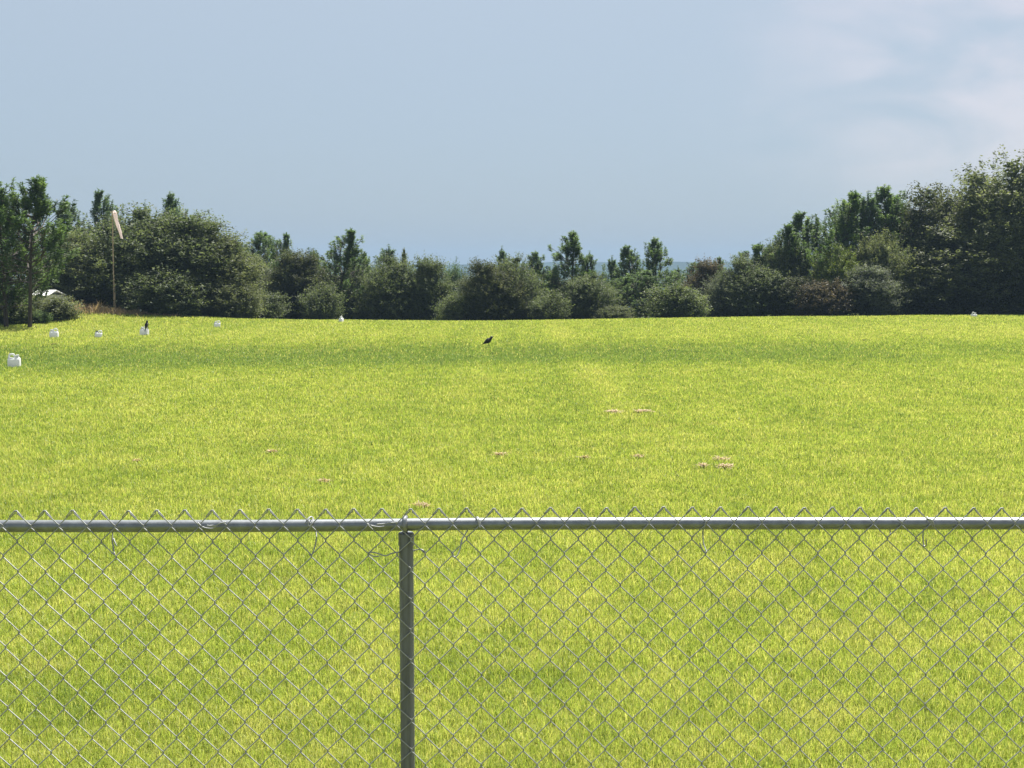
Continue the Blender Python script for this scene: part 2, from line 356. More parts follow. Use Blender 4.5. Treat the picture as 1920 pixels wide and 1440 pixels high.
# ------------------------------------------------------------------ chain-link fence
FY = 3.58
fence = empty('chain_link_fence', (0, FY, 0), 'grey galvanised chain link fence with pipe top rail crossing the foreground', 'fence')
def fp(u, v, dy=0):
    q = at(u, v, FY+dy); return Vector((q.x, q.y-FY, q.z))
RR = .0173
zr = lambda x: 1.186+.004*math.tanh((x+.35)*3)
def rail(x0, x1, ra=1.0):
    return MB().loft([(a, 0, zr(a)) for a in np.linspace(x0, x1, max(2, int(abs(x1-x0)/.15)))], RR*ra, 28)
seam = fp(379, 985).x
rail(seam+.0012, 3.2).build('top_rail', M['galv'], fence)
rail(-3.9, seam-.0012, 1.0).build('top_rail', M['galv'], fence)
rail(seam-.05, seam+.05, .93).build('rail_splice', M['post'], fence)
px = fp(762, 1100).x
def post(x):
    z1 = zr(x)-.022
    MB().loft([(x, .004, -.25), (x, .004, z1-.03)], .0205, 28).build('post', M['post'], fence)
    c = MB()
    c.loft([(x, .004, z1-.038), (x, .004, z1-.0375), (x, .004, z1-.004), (x, .004, z1-.001)], [.0205, .0222, .0222, .0195], 28)
    c.build('post_cap', M['post'], fence)
    r = MB(); n = 28; prof = [(-.006, .0176), (-.007, .0215), (-.003, .0265), (.003, .0265), (.007, .0215), (.006, .0176)]
    rings = []
    for k in range(n+1):
        a = 2*math.pi*k/n
        rings.append([(x-.002+px_, math.sin(a)*rr, zr(x)+math.cos(a)*rr*(1.0 if math.cos(a) < .3 else 1+.12*(math.cos(a)-.3))) for px_, rr in prof])
    r.rings(rings, caps=False).build('loop_ring', M['cast'], fence)
post(px); post(px+3.05); post(px-3.05)
# woven mesh: each picket is one flattened spiral that hooks into its neighbours
WW, HH = 53.12/670*1.0, 58.65/670*1.0
half = WW/2
pk0 = fp(822.5, 951); zpk = pk0.z
wires = MB(); yb = -RR-.0042; D = .0017; wr = .00165
def wob(x, z): return .0016*math.sin(x*7+z*3)+.0011*math.sin(x*17-z*11), .0013*math.sin(x*5.3+z*9)+.0010*math.sin(x*23+z*4)
colx = lambda c: pk0.x+c*half
for c in range(-88, 82):            # picket between column c and c+1; even columns carry the peaks
    pts = []; k = 0
    odd = c % 2
    topc = c if not odd else c+1     # the column where this picket has its peak
    side = 1 if topc == c else -1    # which way the picket leaves the peak
    if abs(colx(topc)) > 3.3: continue
    dz = zr(colx(topc))-zr(pk0.x)
    zt = zpk+dz
    hook = [(side*-.019, -.0195), (side*-.011, -.011), (side*-.003, -.0012)]
    off = .0026 if side == 1 else 0.0
    for hx_, hz_ in hook: pts.append((colx(topc)+hx_, (-D if side == 1 else D)*.9, zt+hz_+off))
    pts.append((colx(topc)+side*.003, 0, zt-.0012+off))
    s = 1; cur = topc; ff = 1
    z = zt
    while z > .05:
        nxt = c+1 if cur == c else c
        z2 = z-HH/2
        dirx = 1 if nxt > cur else -1
        yy_ = -D if dirx > 0 else D
        xa, xb_ = colx(cur), colx(nxt)
        pts.append((xa+dirx*.0042, yy_, z-.0070)); pts.append((xb_-dirx*.0040, yy_, z2+.0068))
        pts.append((xb_+dirx*.0010, yy_*.8, z2+.0030)); pts.append((xb_+dirx*.0010, -yy_*.8, z2-.0030))
        cur = nxt; z = z2
    P_ = []
    for (a, b_, c_) in pts:
        wx, wz = wob(a, c_); P_.append((a+wx, yb+b_, c_+wz))
    wires.loft(P_, wr, 6)
wires.build('wire_mesh', M['wire'], fence, sharp=100)
def tie(pts, r=.0019):
    # smooth catmull
    P_ = [fp(a, b, dy) for a, b, dy in pts]; out_ = []
    for i in range(len(P_)-1):
        p0, p1, p2, p3 = P_[max(i-1, 0)], P_[i], P_[i+1], P_[min(i+2, len(P_)-1)]
        for t in np.linspace(0, 1, 6)[:-1]:
            out_.append(.5*((2*p1)+(p2-p0)*t+(2*p0-5*p1+4*p2-p3)*t*t+(-p0+3*p1-3*p2+p3)*t**3))
    out_.append(P_[-1]); MB().loft(out_, r, 6).build('tie_wire', M['wire'], fence, sharp=100)
fr, bk = -.024, .021
tie([(572, 982, fr-.002), (577, 973, -.018), (583, 969, -.006), (588, 974, .016), (590, 990, bk), (593, 1000, .012), (593, 1012, -.004), (589, 1030, -.018), (583, 1042, -.026), (579, 1036, -.026)])
tie([(579, 987, fr-.004), (577, 978, fr-.003), (581, 970, -.016), (586, 970, -.01), (586, 981, fr-.003), (580, 987, fr-.005)])
tie([(894, 971, -.010), (896, 975, fr-.004), (899, 988, fr-.006), (901, 987, fr-.003), (898, 974, -.02), (893, 970, -.004), (882, 985, bk), (875, 997, .016), (866, 1012, .003), (863, 1028, -.01), (857, 1042, -.024), (850, 1044, -.026), (847, 1036, -.026)])
tie([(1321, 988, fr-.005), (1323, 978, fr-.004), (1324, 970, -.012), (1324, 972, .014), (1320, 988, bk), (1318, 998, .016), (1319, 1018, .0), (1325, 1036, -.024), (1318, 1033, -.026), (1312, 1018, -.026)])
tie([(1749, 988, fr-.005), (1745, 977, fr-.006), (1739, 971, -.02), (1738, 970, .01), (1734, 985, bk), (1731, 997, .014), (1731, 1014, .0), (1733, 1024, -.01), (1737, 1022, -.022), (1737, 1012, -.026)])
tie([(1752, 990, fr-.003), (1748, 976, fr-.007), (1741, 973, fr-.003), (1737, 971, -.014)])
tie([(1669, 992, .012), (1669, 998, .010), (1669, 1001, .004)])
tie([(371, 980, fr-.001), (380, 988, fr-.004), (393, 991, fr-.007), (401, 990, fr-.008), (402, 985, fr-.009), (391, 986, fr-.008)])
tie([(424, 979, fr-.001), (413, 981, fr-.005), (405, 985, fr-.008), (396, 986, fr-.010), (388, 985, fr-.008)])
tie([(688, 982, fr-.001), (698, 986, fr-.004), (711, 988, fr-.007), (720, 987, fr-.008)])
tie([(746, 979, fr-.001), (735, 980, fr-.004), (722, 982, fr-.007), (706, 983, fr-.010)])
tie([(212, 990, .014), (211, 1000, .012), (211, 1015, .0), (213, 1030, -.012), (215, 1040, -.024), (209, 1036, -.026)])
tie([(213, 1010, .004), (216, 1018, -.004), (219, 1024, -.008)])
tie([(690, 1036, -.024), (702, 1036, -.026), (722, 1042, -.03), (733, 1038, -.028), (745, 1036, -.022), (752, 1035, .0), (762, 1033, .03), (776, 1032, .012), (789, 1030, -.012), (797, 1035, -.024)])
tie([(691, 1038, -.026), (700, 1043, -.028), (711, 1043, -.03)])
tie([(960, 1010, -.02), (981, 1008, -.026), (981, 1024, -.024)][1:], .0012)

# ------------------------------------------------------------------ white jugs
def roundrect(w, d, r, z, n=5, cx=0, cy=0):
    o = []
    for qx, qy, a0 in ((1, 1, 0), (-1, 1, 90), (-1, -1, 180), (1, -1, 270)):
        for k in range(n):
            a = R(a0+90*k/(n-1)); o.append((cx+qx*(w/2-r)+r*math.cos(a), cy+qy*(d/2-r)+r*math.sin(a), z))
    return o
def make_jug(flip=1, body_h=.195, wd=.235):
    root = empty('plastic_jug', (0, 0, 0))
    b = MB(); dp = .15
    rs = [roundrect(wd-.02, dp-.02, .014, 0), roundrect(wd, dp, .016, .010), roundrect(wd, dp, .016, body_h*.80),
          roundrect(wd-.002, dp-.010, .016, body_h*.84), roundrect(wd-.004, dp-.085, .014, body_h*.97), roundrect(wd-.010, dp-.10, .012, body_h), roundrect(wd-.03, dp-.12, .01, body_h+.004)]
    b.rings(rs).build('body', M['plastic'], root)
    # integral handle: flattened arch over one side of the top
    x0 = -flip*(wd/2-.018); x1 = flip*.012
    hp = [(x0, 0, body_h-.02), (x0+flip*.003, 0, body_h+.035), (x0+flip*.02, 0, body_h+.066), ((x0+x1)/2, 0, body_h+.072), (x1-flip*.02, 0, body_h+.064), (x1, 0, body_h+.035), (x1+flip*.015, 0, body_h+.0)]
    MB().loft(hp, [(.020, .013)]*len(hp), 10, up=(0, 1, 0)).build('handle', M['plastic'], root)
    xn = flip*(wd/2-.05)
    MB().loft([(xn, 0, body_h), (xn, 0, body_h+.012), (xn, 0, body_h+.016), (xn, 0, body_h+.040)], [.036, .034, .028, .028], 18).build('neck', M['plastic'], root)
    MB().loft([(xn, 0, body_h+.028), (xn, 0, body_h+.030), (xn, 0, body_h+.056), (xn, 0, body_h+.058)], [.029, .032, .032, .029], 18).build('cap', M['plastic'], root)
    return root
def copy_tree(o, parent=None):
    c = o.copy(); col.objects.link(c); c.parent = parent
    for ch in o.children: copy_tree(ch, c)
    return c
GJ = 'white plastic jugs marking the field'
jugs = [  # u, base v, distance, flip, rotation, tilt, scale, label
 (24.5, 687, 25.9, 1, 8, 0, 1.0, 'nearest and largest white plastic jug at the far left of the field'),
 (101, 633, 37.0, -1, 4, 0, 1.0, 'white jug in front of the brushy bank, farthest left of the distant row'),
 (183.5, 634, 37.0, -1, 14, 7, .84, 'leaning white jug with a dark open mouth, below the windsock pole'),
 (270.5, 629, 38.4, -1, -12, 0, 1.02, 'white jug with a dark bird perched on it'),
 (407, 614, 43.6, -1, 10, 3, .88, 'white jug alone in the grass right of the bird on a jug'),
 (640, 604, 48.6, -1, 78, 0, .88, 'white jug standing narrow side on at the crest in front of the tree line'),
 (1825, 598, 54.3, 1, 20, 4, .98, 'white jug half hidden at the crest under the big right hand oak')]
protos = {}
for (u_, v_, dist, fl, rz, tl, sc_, lab) in jugs:
    if fl not in protos: r0 = protos[fl] = make_jug(fl)
    else: r0 = copy_tree(protos[fl])
    x_ = (u_-960)/F*dist
    zc = hz(x_, dist)-(.055 if u_ > 1800 else 0)
    r0.location = (x_, dist, zc-.004 if tl == 0 else zc-.01); r0.rotation_euler = (0, R(tl), R(rz)); r0.scale = (sc_,)*3
    tag(r0, lab, 'jug', GJ)
    if 'open mouth' in lab:
        for ch in r0.children:
            if ch.name.startswith('cap'): ch.material_slots[0].link = 'OBJECT'; ch.material_slots[0].material = M['cap']

# ------------------------------------------------------------------ birds
def bird(loc, rz, pitch, lab, greyish=False, L0=.35, grp='black birds on the field'):
    root = empty('bird', loc, lab, 'bird', grp, rz)
    fm = M['feather']; wm = M['feather_grey'] if greyish else M['feather']
    rot = Matrix.Rotation(-pitch, 3, 'Y')
    def q(x, y, z): return rot @ Vector((x*L0, y*L0, z*L0)) + Vector((0, 0, .07+L0*.17))
    sp = [(-.62, 0, .0), (-.50, 0, .0), (-.34, 0, .0), (-.22, 0, 0), (-.08, 0, 0), (.06, 0, .0), (.17, 0, .02), (.245, 0, .045), (.285, 0, .062), (.32, 0, .07), (.352, 0, .07), (.38, 0, .062)]
    rd = [(.035, .008), (.042, .010), (.045, .022), (.09, .075), (.14, .14), (.148, .15), (.095, .095), (.070, .072), (.078, .078), (.076, .076), (.055, .055), (.016, .016)]
    b = MB(); b.loft([q(*p_) for p_ in sp], [(a*L0*1.05, c*L0*1.05) for a, c in rd], 12, up=tuple(rot@Vector((0, 0, 1))))
    ob = b.build('body', fm, root)
    bk_ = MB().loft([q(.365, 0, .064), q(.41, 0, .055), q(.455, 0, .04)], [(.018*L0, .02*L0), (.012*L0, .014*L0), .002*L0], 8); bk_.build('beak', M['cap'], root)
    for s_ in (1, -1):
        wg = MB(); wg.loft([q(.13, s_*.075, .03), q(.05, s_*.135, .02), q(-.10, s_*.135, .0), (q(-.26, s_*.07, -.012)), q(-.40, s_*.03, -.01)],
                           [(.012*L0, .04*L0), (.022*L0, .082*L0), (.022*L0, .078*L0), (.014*L0, .042*L0), (.004*L0, .008*L0)], 10, up=tuple(rot@Vector((0, 0, 1))))
        wg.build('wing', wm, root)
        hip = q(.0, s_*.05, -.09); foot = Vector((hip.x+.012, hip.y, .004))
        lg = MB(); lg.loft([hip, (hip+foot)/2+Vector((-.008, 0, .01)), foot], [.008, .004, .0035], 6)
        for a in (-.5, 0, .5): lg.loft([foot, foot+Vector((.03*math.cos(a), .03*math.sin(a), -.002))], [.003, .0018], 5)
        lg.build('leg', M['cap'], root)
    return root
x_ = (915-960)/F*33.2
bird((x_, 33.2, hz(x_, 33.2)+.05), R(4), R(31), 'black bird standing alone on the open grass in the middle of the field', L0=.42)
jx = (276-960)/F*38.4
bird((jx, 38.35, hz(jx, 38.4)+.195), R(62), R(66), 'mottled dark bird perched upright on a white jug', True, L0=.345)

# ------------------------------------------------------------------ windsock
wd_ = 51.6; wx_ = (216-960)/F*wd_
ws = empty('windsock', (wx_, wd_, hz(wx_, wd_)), 'faded pale windsock hanging limp from a rusty pole on the grassy bank', 'windsock')
zt = at(216, 400, wd_).z-ws.location.z
MB().loft([(0, 0, -.2), (.005, 0, zt*.3), (-.01, 0, zt*.31), (-.005, 0, zt*.65), (.012, 0, zt)], [.05, .042, .024, .021, .017], 12).build('pole', M['pole'], ws)
pxm = wd_/F
def wp(u_, v_): return Vector(((u_-216)*pxm, -.05, at(216, v_, wd_).z-ws.location.z))
MB().loft([wp(216, 399), wp(216, 396)], [.035, .03], 10).build('swivel', M['pole'], ws)
hoop = MB(); hc = wp(221.5, 402); pts = [hc+Vector((math.cos(a)*.105, math.sin(a)*.105, .05*math.cos(a)+.02)) for a in np.linspace(0, 2*math.pi, 17)]
hoop.loft(pts, .009, 6, caps=False).build('hoop', M['pole'], ws)
sk = MB(); rings = []
path = [(220.5, 395, 1.5), (221, 396.5, 3.0), (222.0, 401, 3.9), (223.5, 408, 4.1), (225.2, 415, 3.6), (226.8, 421, 3.8), (228.4, 428, 3.1), (230.4, 435, 3.0), (232.0, 441, 2.4), (233.6, 447, 2.5)]
for j, (a, b_, r_) in enumerate(path):
    c = wp(a, b_)
    rings.append([c+Vector((math.cos(t)*r_*.86*pxm*(1+.16*math.sin(3*t+j)), math.sin(t)*r_*pxm*.75*(1+.2*math.cos(2*t+j*1.7)), .012*math.sin(2*t+j))) for t in np.linspace(0, 2*math.pi, 17)[:-1]])
sk.rings(rings, caps=False).build('sock', M['cloth'], ws)

# small white marker flag on a stake, and white ball in the shade of the shrubs
mx_ = (98-960)/F*50.8; mk = empty('marker_stake', (mx_, 50.8, hz(mx_, 50.8)), 'small tilted white marker on a thin stake at the left end of the bank', 'marker')
MB().loft([(0, 0, -.1), (.01, 0, .32)], .012, 8).build('stake', M['pole'], mk)
f = MB(); f.rings([[(-.05, -.02, .56), (-.01, -.02, .57), (-.01, .02, .47), (-.05, .02, .46)], [(-.035, -.03, .36), (.05, -.03, .38), (.05, .03, .38), (-.035, .03, .36)], [(.01, -.03, .24), (.065, -.03, .25), (.065, .03, .25), (.01, .03, .24)], [(.03, -.02, .2), (.05, -.02, .2), (.05, .02, .2), (.03, .02, .2)]])
f.build('plate', M['white'], mk)
sx_ = (264.5-960)/F*51; so = empty('ground_marker', (sx_, 51, hz(sx_, 51)), 'tiny round white knob on a low stub at the foot of the big shrubs', 'marker')
MB().loft([(0, 0, -.1), (0, 0, .16)], .012, 8).build('stub', M['bark'], so)
MB().loft([(0, 0, .13), (0, 0, .15), (0, 0, .18), (0, 0, .21), (0, 0, .225)], [.012, .035, .042, .033, .01], 12).build('knob', M['white'], so)

# white shed roof behind the left pines
bx_ = (79-960)/F*50
sh = empty('shed', (bx_, 50, hz(bx_, 50)-.1), 'low white metal shed glimpsed behind the pines at the left', 'shed', rz=R(-4))
zt = at(82, 544, 50).z-sh.location.z
MB().box(-.32, .32, -.2, 1.4, -.4, zt-.20).build('wall', M['white'], sh, False)
rf = MB(); rf.rings([[(a, -.30, zt-.24), (a, -.30, zt-.20), (a, .6, zt), (a, 1.5, zt-.20), (a, 1.5, zt-.24), (a, .6, zt-.04)] for a in (-.37, .37)]).build('roof', M['white'], sh, False)
MB().box(-.2, .2, -.23, -.203, -.3, zt-.5).build('door', M['shade_win'], sh, False)

# ------------------------------------------------------------------ trees
def leaf_quads(C, size, r, flat=.35):
    n = len(C)
    nrm = r.normal(0, 1, (n, 3)); nrm[:, 2] = np.abs(nrm[:, 2])+flat; nrm /= np.linalg.norm(nrm, axis=1)[:, None]
    a = r.normal(0, 1, (n, 3)); t = np.cross(nrm, a); t /= np.linalg.norm(t, axis=1)[:, None]; b = np.cross(nrm, t)
    l = (size*r.uniform(.6, 1.4, n))[:, None]; wq = l*r.uniform(.40, .60, n)[:, None]
    V = np.stack([C-t*l*.5, C+b*wq*.5, C+t*l*.5+nrm*l*.08, C-b*wq*.5], 1).reshape(-1, 3)
    i = np.arange(n)*4
    return V, np.stack([i, i+1, i+2, i+3], -1)
def broad_crown(seed, H, W, nl, nclump, per, leaf=.10, low=.03, ragged=.25, top=.5):
    """lobes fill an egg shaped envelope; leaf sprays sit on the lobes' surfaces"""
    r = np.random.default_rng(seed); lobes = []
    for k in range(nl):
        z = low+(.93-low)*(k+.5)/nl+r.normal(0, .03)
        env = np.sqrt(max(0, 1-((z-top*.75)/(1.02-top*.75))**2)) if z > top*.75 else .82+.18*z/(top*.75)
        a = r.uniform(0, 2*np.pi); q = np.sqrt(r.uniform(.0, 1))*.72
        rr = r.uniform(.15, .36)*(1.0-.35*z)
        lobes.append((np.array([np.cos(a)*q*env*W/2*(1-rr*.5), np.sin(a)*q*env*W/2*(1-rr*.5), z*H]), np.array([rr*W*.62, rr*W*.62, rr*H*.50])))
    lobes.append((np.array([0, 0, .5*H]), np.array([W*.36, W*.36, H*.36])))
    lobes.append((np.array([0, 0, .25*H]), np.array([W*.38, W*.38, H*.25])))
    c = np.array([l[0] for l in lobes]); s = np.array([l[1] for l in lobes])
    wt = (s[:, 0]*s[:, 2]); wt = wt/wt.sum(); k = r.choice(len(lobes), nclump, p=wt)
    d = r.normal(0, 1, (nclump, 3)); d[:, 2] = np.where(r.random(nclump) < .6, np.abs(d[:, 2]), d[:, 2]); d /= np.linalg.norm(d, axis=1)[:, None]
    rad = 1-np.abs(r.normal(0, .16, nclump))+ragged*np.maximum(r.normal(0, .5, nclump), 0)
    P = c[k]+s[k]*d*rad[:, None]; P[:, 2] = np.clip(P[:, 2], .08, None)
    # sprays: elongated short twigs pointing outwards and up
    C = np.repeat(P, per, 0); dirs = np.repeat(d+np.array([0, 0, .35]), per, 0)
    C = C+dirs*r.uniform(-.10, .34, (len(C), 1))+r.normal(0, .062, C.shape)
    C[:, 2] = np.clip(C[:, 2], .03, None)
    rn = np.clip(np.repeat(r.random(nclump)*.7, per)+r.random(len(C))*.3, 0, 1)
    V, Q = leaf_quads(C, leaf, r)
    # larger inner leaves close the crown, coloured darker as its inner shade
    ni = nclump*6; k = r.choice(len(lobes), ni, p=wt); d = r.normal(0, 1, (ni, 3)); d /= np.linalg.norm(d, axis=1)[:, None]
    Ci = c[k]+s[k]*d*(r.random(ni)**.45*.85)[:, None]; Ci[:, 2] = np.clip(Ci[:, 2], .08, None)
    V2, Q2 = leaf_quads(Ci, leaf*1.8, r, 0)
    me = npmesh('crown', np.concatenate([V, V2]), np.concatenate([Q, Q2+len(V)]), None, {'rnd': np.concatenate([rn, r.random(ni)*.4])})
    mb = MB(); hgt = H*.7
    mb.loft([(0, 0, -1.2), (.05, 0, 0), (.02, .05, hgt*.3), (-.05, 0, hgt*.65), (0, 0, hgt)], [.2, .16, .13, .08, .03], 8)
    for q_ in range(7):
        l = lobes[r.integers(0, nl)][0]; z0 = min(l[2]*.5, hgt*.6)
        mb.loft([(0, 0, z0), tuple((np.array([0, 0, z0])+l)/2+np.array([0, 0, .1])), tuple(l)], [.07, .045, .015], 6)
    tr = mb.build('trunk', M['bark']); tm = tr.data; bpy.data.objects.remove(tr)
    return me, tm, H, W
def pine(seed, H, W, first=.25, dens=1.0, needle=.088, nper=56, open_=0.0, power=.8):
    r = np.random.default_rng(seed); mb = MB(); tufts = []; dirs = []
    bend = r.normal(0, .10, 2)
    def tp(z): t = z/H; return np.array([bend[0]*t*t*2, bend[1]*t*t*2+.04*math.sin(t*7), z])
    tr0 = .0078*H+.008
    mb.loft([tp(z_) if z_ > 0 else (0, 0, z_) for z_ in [-1.0]+list(np.linspace(0, H*.97+.25, 10))], [tr0*1.1]+[tr0*(1-.88*t) for t in np.linspace(0, 1, 10)], 8)
    def twig(a, b, ra, rb): mb.loft([a, (a+b)/2+np.array([0, 0, -.02]), b], [ra, (ra+rb)/2, rb], 5, caps=False)
    az0 = r.uniform(0, 6.28); nw = int(H*3.0); 
    for wi in range(nw):
        t = first+(1-first)*(wi+.3+r.uniform(-.25, .25))/nw
        if t > .975: continue
        nb = r.integers(4, 7)
        a0 = r.uniform(0, 6.28)
        Lr = W/2*((1-t)/(1-first))**power*(1 if t > first+.12 else .75)+.03
        for bi in range(nb):
            if r.random() < open_: continue
            a = a0+bi*6.28/nb+r.normal(0, .3); Lb = Lr*r.uniform(.5, 1.2)*(1+.32*math.sin(a-az0)+.2*math.sin(2*a+5*t+az0))
            up = .28+.55*t+r.normal(0, .1)
            dv = np.array([math.cos(a), math.sin(a), up]); base = tp(t*H)
            cap_ = tp(t*H)[2]+(1-t)*H*.55+.02
            m_ = base+dv*Lb*.5+np.array([0, 0, -.04*Lb]); e_ = base+dv*Lb*.93+np.array([0, 0, .32*Lb]); e_[2] = min(e_[2], cap_)
            mb.loft([base, m_, e_], [.012+.012*Lb, .008+.007*Lb, .006], 5, caps=False)
            tufts.append(e_); dirs.append(dv+np.array([0, 0, .8]))
            ns = max(2, int(Lb*4.6*dens*r.uniform(.8, 1.2)))
            for si in range(ns):
                f_ = r.uniform(.32, 1); p_ = base+(e_-base)*f_; sa = a+r.choice([-1, 1])*r.uniform(.4, 1.1)
                sl = r.uniform(.20, .50)*(1.15-f_*.3)*min(1, .12+1.2*Lb); q_ = p_+np.array([math.cos(sa)*sl*.85, math.sin(sa)*sl*.85, min(sl*r.uniform(.5, 1.7), max(.05, cap_+.05-p_[2]))])
                mb.loft([p_, q_], [.007, .005], 4, caps=False); tufts.append(q_); dirs.append(q_-p_+np.array([0, 0, .10]))
    topz = tp(H*.97)
    for k in range(int(5+r.integers(0, 5))):      # upright side leaders beside the top shoot
        a = r.uniform(0, 6.28); q = r.uniform(.14, .42); zt_ = H*r.uniform(.74, .97); bz = tp(zt_-.35-q*.6)
        e_ = np.array([bz[0]+math.cos(a)*q, bz[1]+math.sin(a)*q, zt_]); mb.loft([bz, (bz+e_)/2+np.array([math.cos(a)*q*.25, math.sin(a)*q*.25, -.05]), e_], [.012, .009, .006], 4, caps=False)
        tufts.append(e_); dirs.append(np.array([0, 0, 1.])); tufts.append(e_*.6+bz*.4+np.array([0, 0, .02])); dirs.append(np.array([math.cos(a), math.sin(a), 1.]))
    for k in range(5):
        q_ = topz+np.array([r.normal(0, .004+.02*k), r.normal(0, .004+.02*k), -.20*k+.25]); tufts.append(q_); dirs.append(np.array([0, 0, 1.]))
    T = np.array(tufts); Dn = np.array(dirs); Dn /= np.linalg.norm(Dn, axis=1)[:, None]; Dn[:, 2] += 2.4; Dn /= np.linalg.norm(Dn, axis=1)[:, None]
    n = len(T)*nper; C = np.repeat(T, nper, 0); A = np.repeat(Dn, nper, 0)
    dn = r.normal(0, 1, (n, 3)); dn /= np.linalg.norm(dn, axis=1)[:, None]; dn = dn+A*1.1; dn /= np.linalg.norm(dn, axis=1)[:, None]
    ln = needle*r.uniform(.7, 1.2, n)
    B = C+A*(r.random(n)*.46-.34)[:, None]; E = B+dn*ln[:, None]; E[:, 2] -= .02
    sdv = np.cross(dn, r.normal(0, 1, (n, 3))); sdv /= np.linalg.norm(sdv, axis=1)[:, None]; sdv *= .0095
    V = np.stack([B-sdv*.8, B+sdv*.8, E+sdv, E-sdv], 1).reshape(-1, 3); i = np.arange(n)*4
    rn = np.repeat(r.random(len(T))*.85, nper)+r.random(n)*.15
    me = npmesh('crown', V, np.stack([i, i+1, i+2, i+3], -1), None, {'rnd': rn})
    tr = mb.build('trunk', M['bark']); tm = tr.data; bpy.data.objects.remove(tr)
    return me, tm, H, W
K = {}
K['oakA'] = broad_crown(11, 5.0, 5.2, 22, 2100, 20, ragged=.45)
K['oakB'] = broad_crown(12, 5.5, 4.4, 24, 2000, 20, ragged=.35)
K['oakC'] = broad_crown(13, 4.6, 5.6, 22, 2200, 20, top=.45, ragged=.45)
K['oakD'] = broad_crown(14, 6.6, 5.4, 34, 2900, 20, ragged=.2, top=.6)
K['dome'] = broad_crown(18, 6.2, 6.2, 36, 3200, 20, ragged=.10, top=.85)
K['bushA'] = broad_crown(15, 2.4, 3.4, 16, 1000, 18, leaf=.09, ragged=.35, top=.5)
K['bushB'] = broad_crown(16, 2.0, 2.4, 12, 700, 18, leaf=.09, ragged=.5, top=.5)
K['spray'] = broad_crown(17, 6.4, 4.6, 30, 2300, 22, ragged=.42, top=.7)
K['pineA'] = pine(21, 6.5, 2.7, .10, 1.5, power=.95)
K['pineB'] = pine(22, 6.0, 2.3, .08, 1.4, open_=.12, power=1.0)
K['pineC'] = pine(23, 6.2, 2.2, .08, 1.5, power=.95)
K['pineD'] = pine(24, 5.5, 3.0, .12, 1.6, power=.78)
K['pineO'] = pine(27, 5.4, 2.9, .30, .62, open_=.3, needle=.11, nper=64, power=1.05)
K['pineN'] = pine(26, 5.6, 3.0, .10, 1.1, nper=56, power=1.05)
OFF = 1
MATK = {'pine': 'pine'}
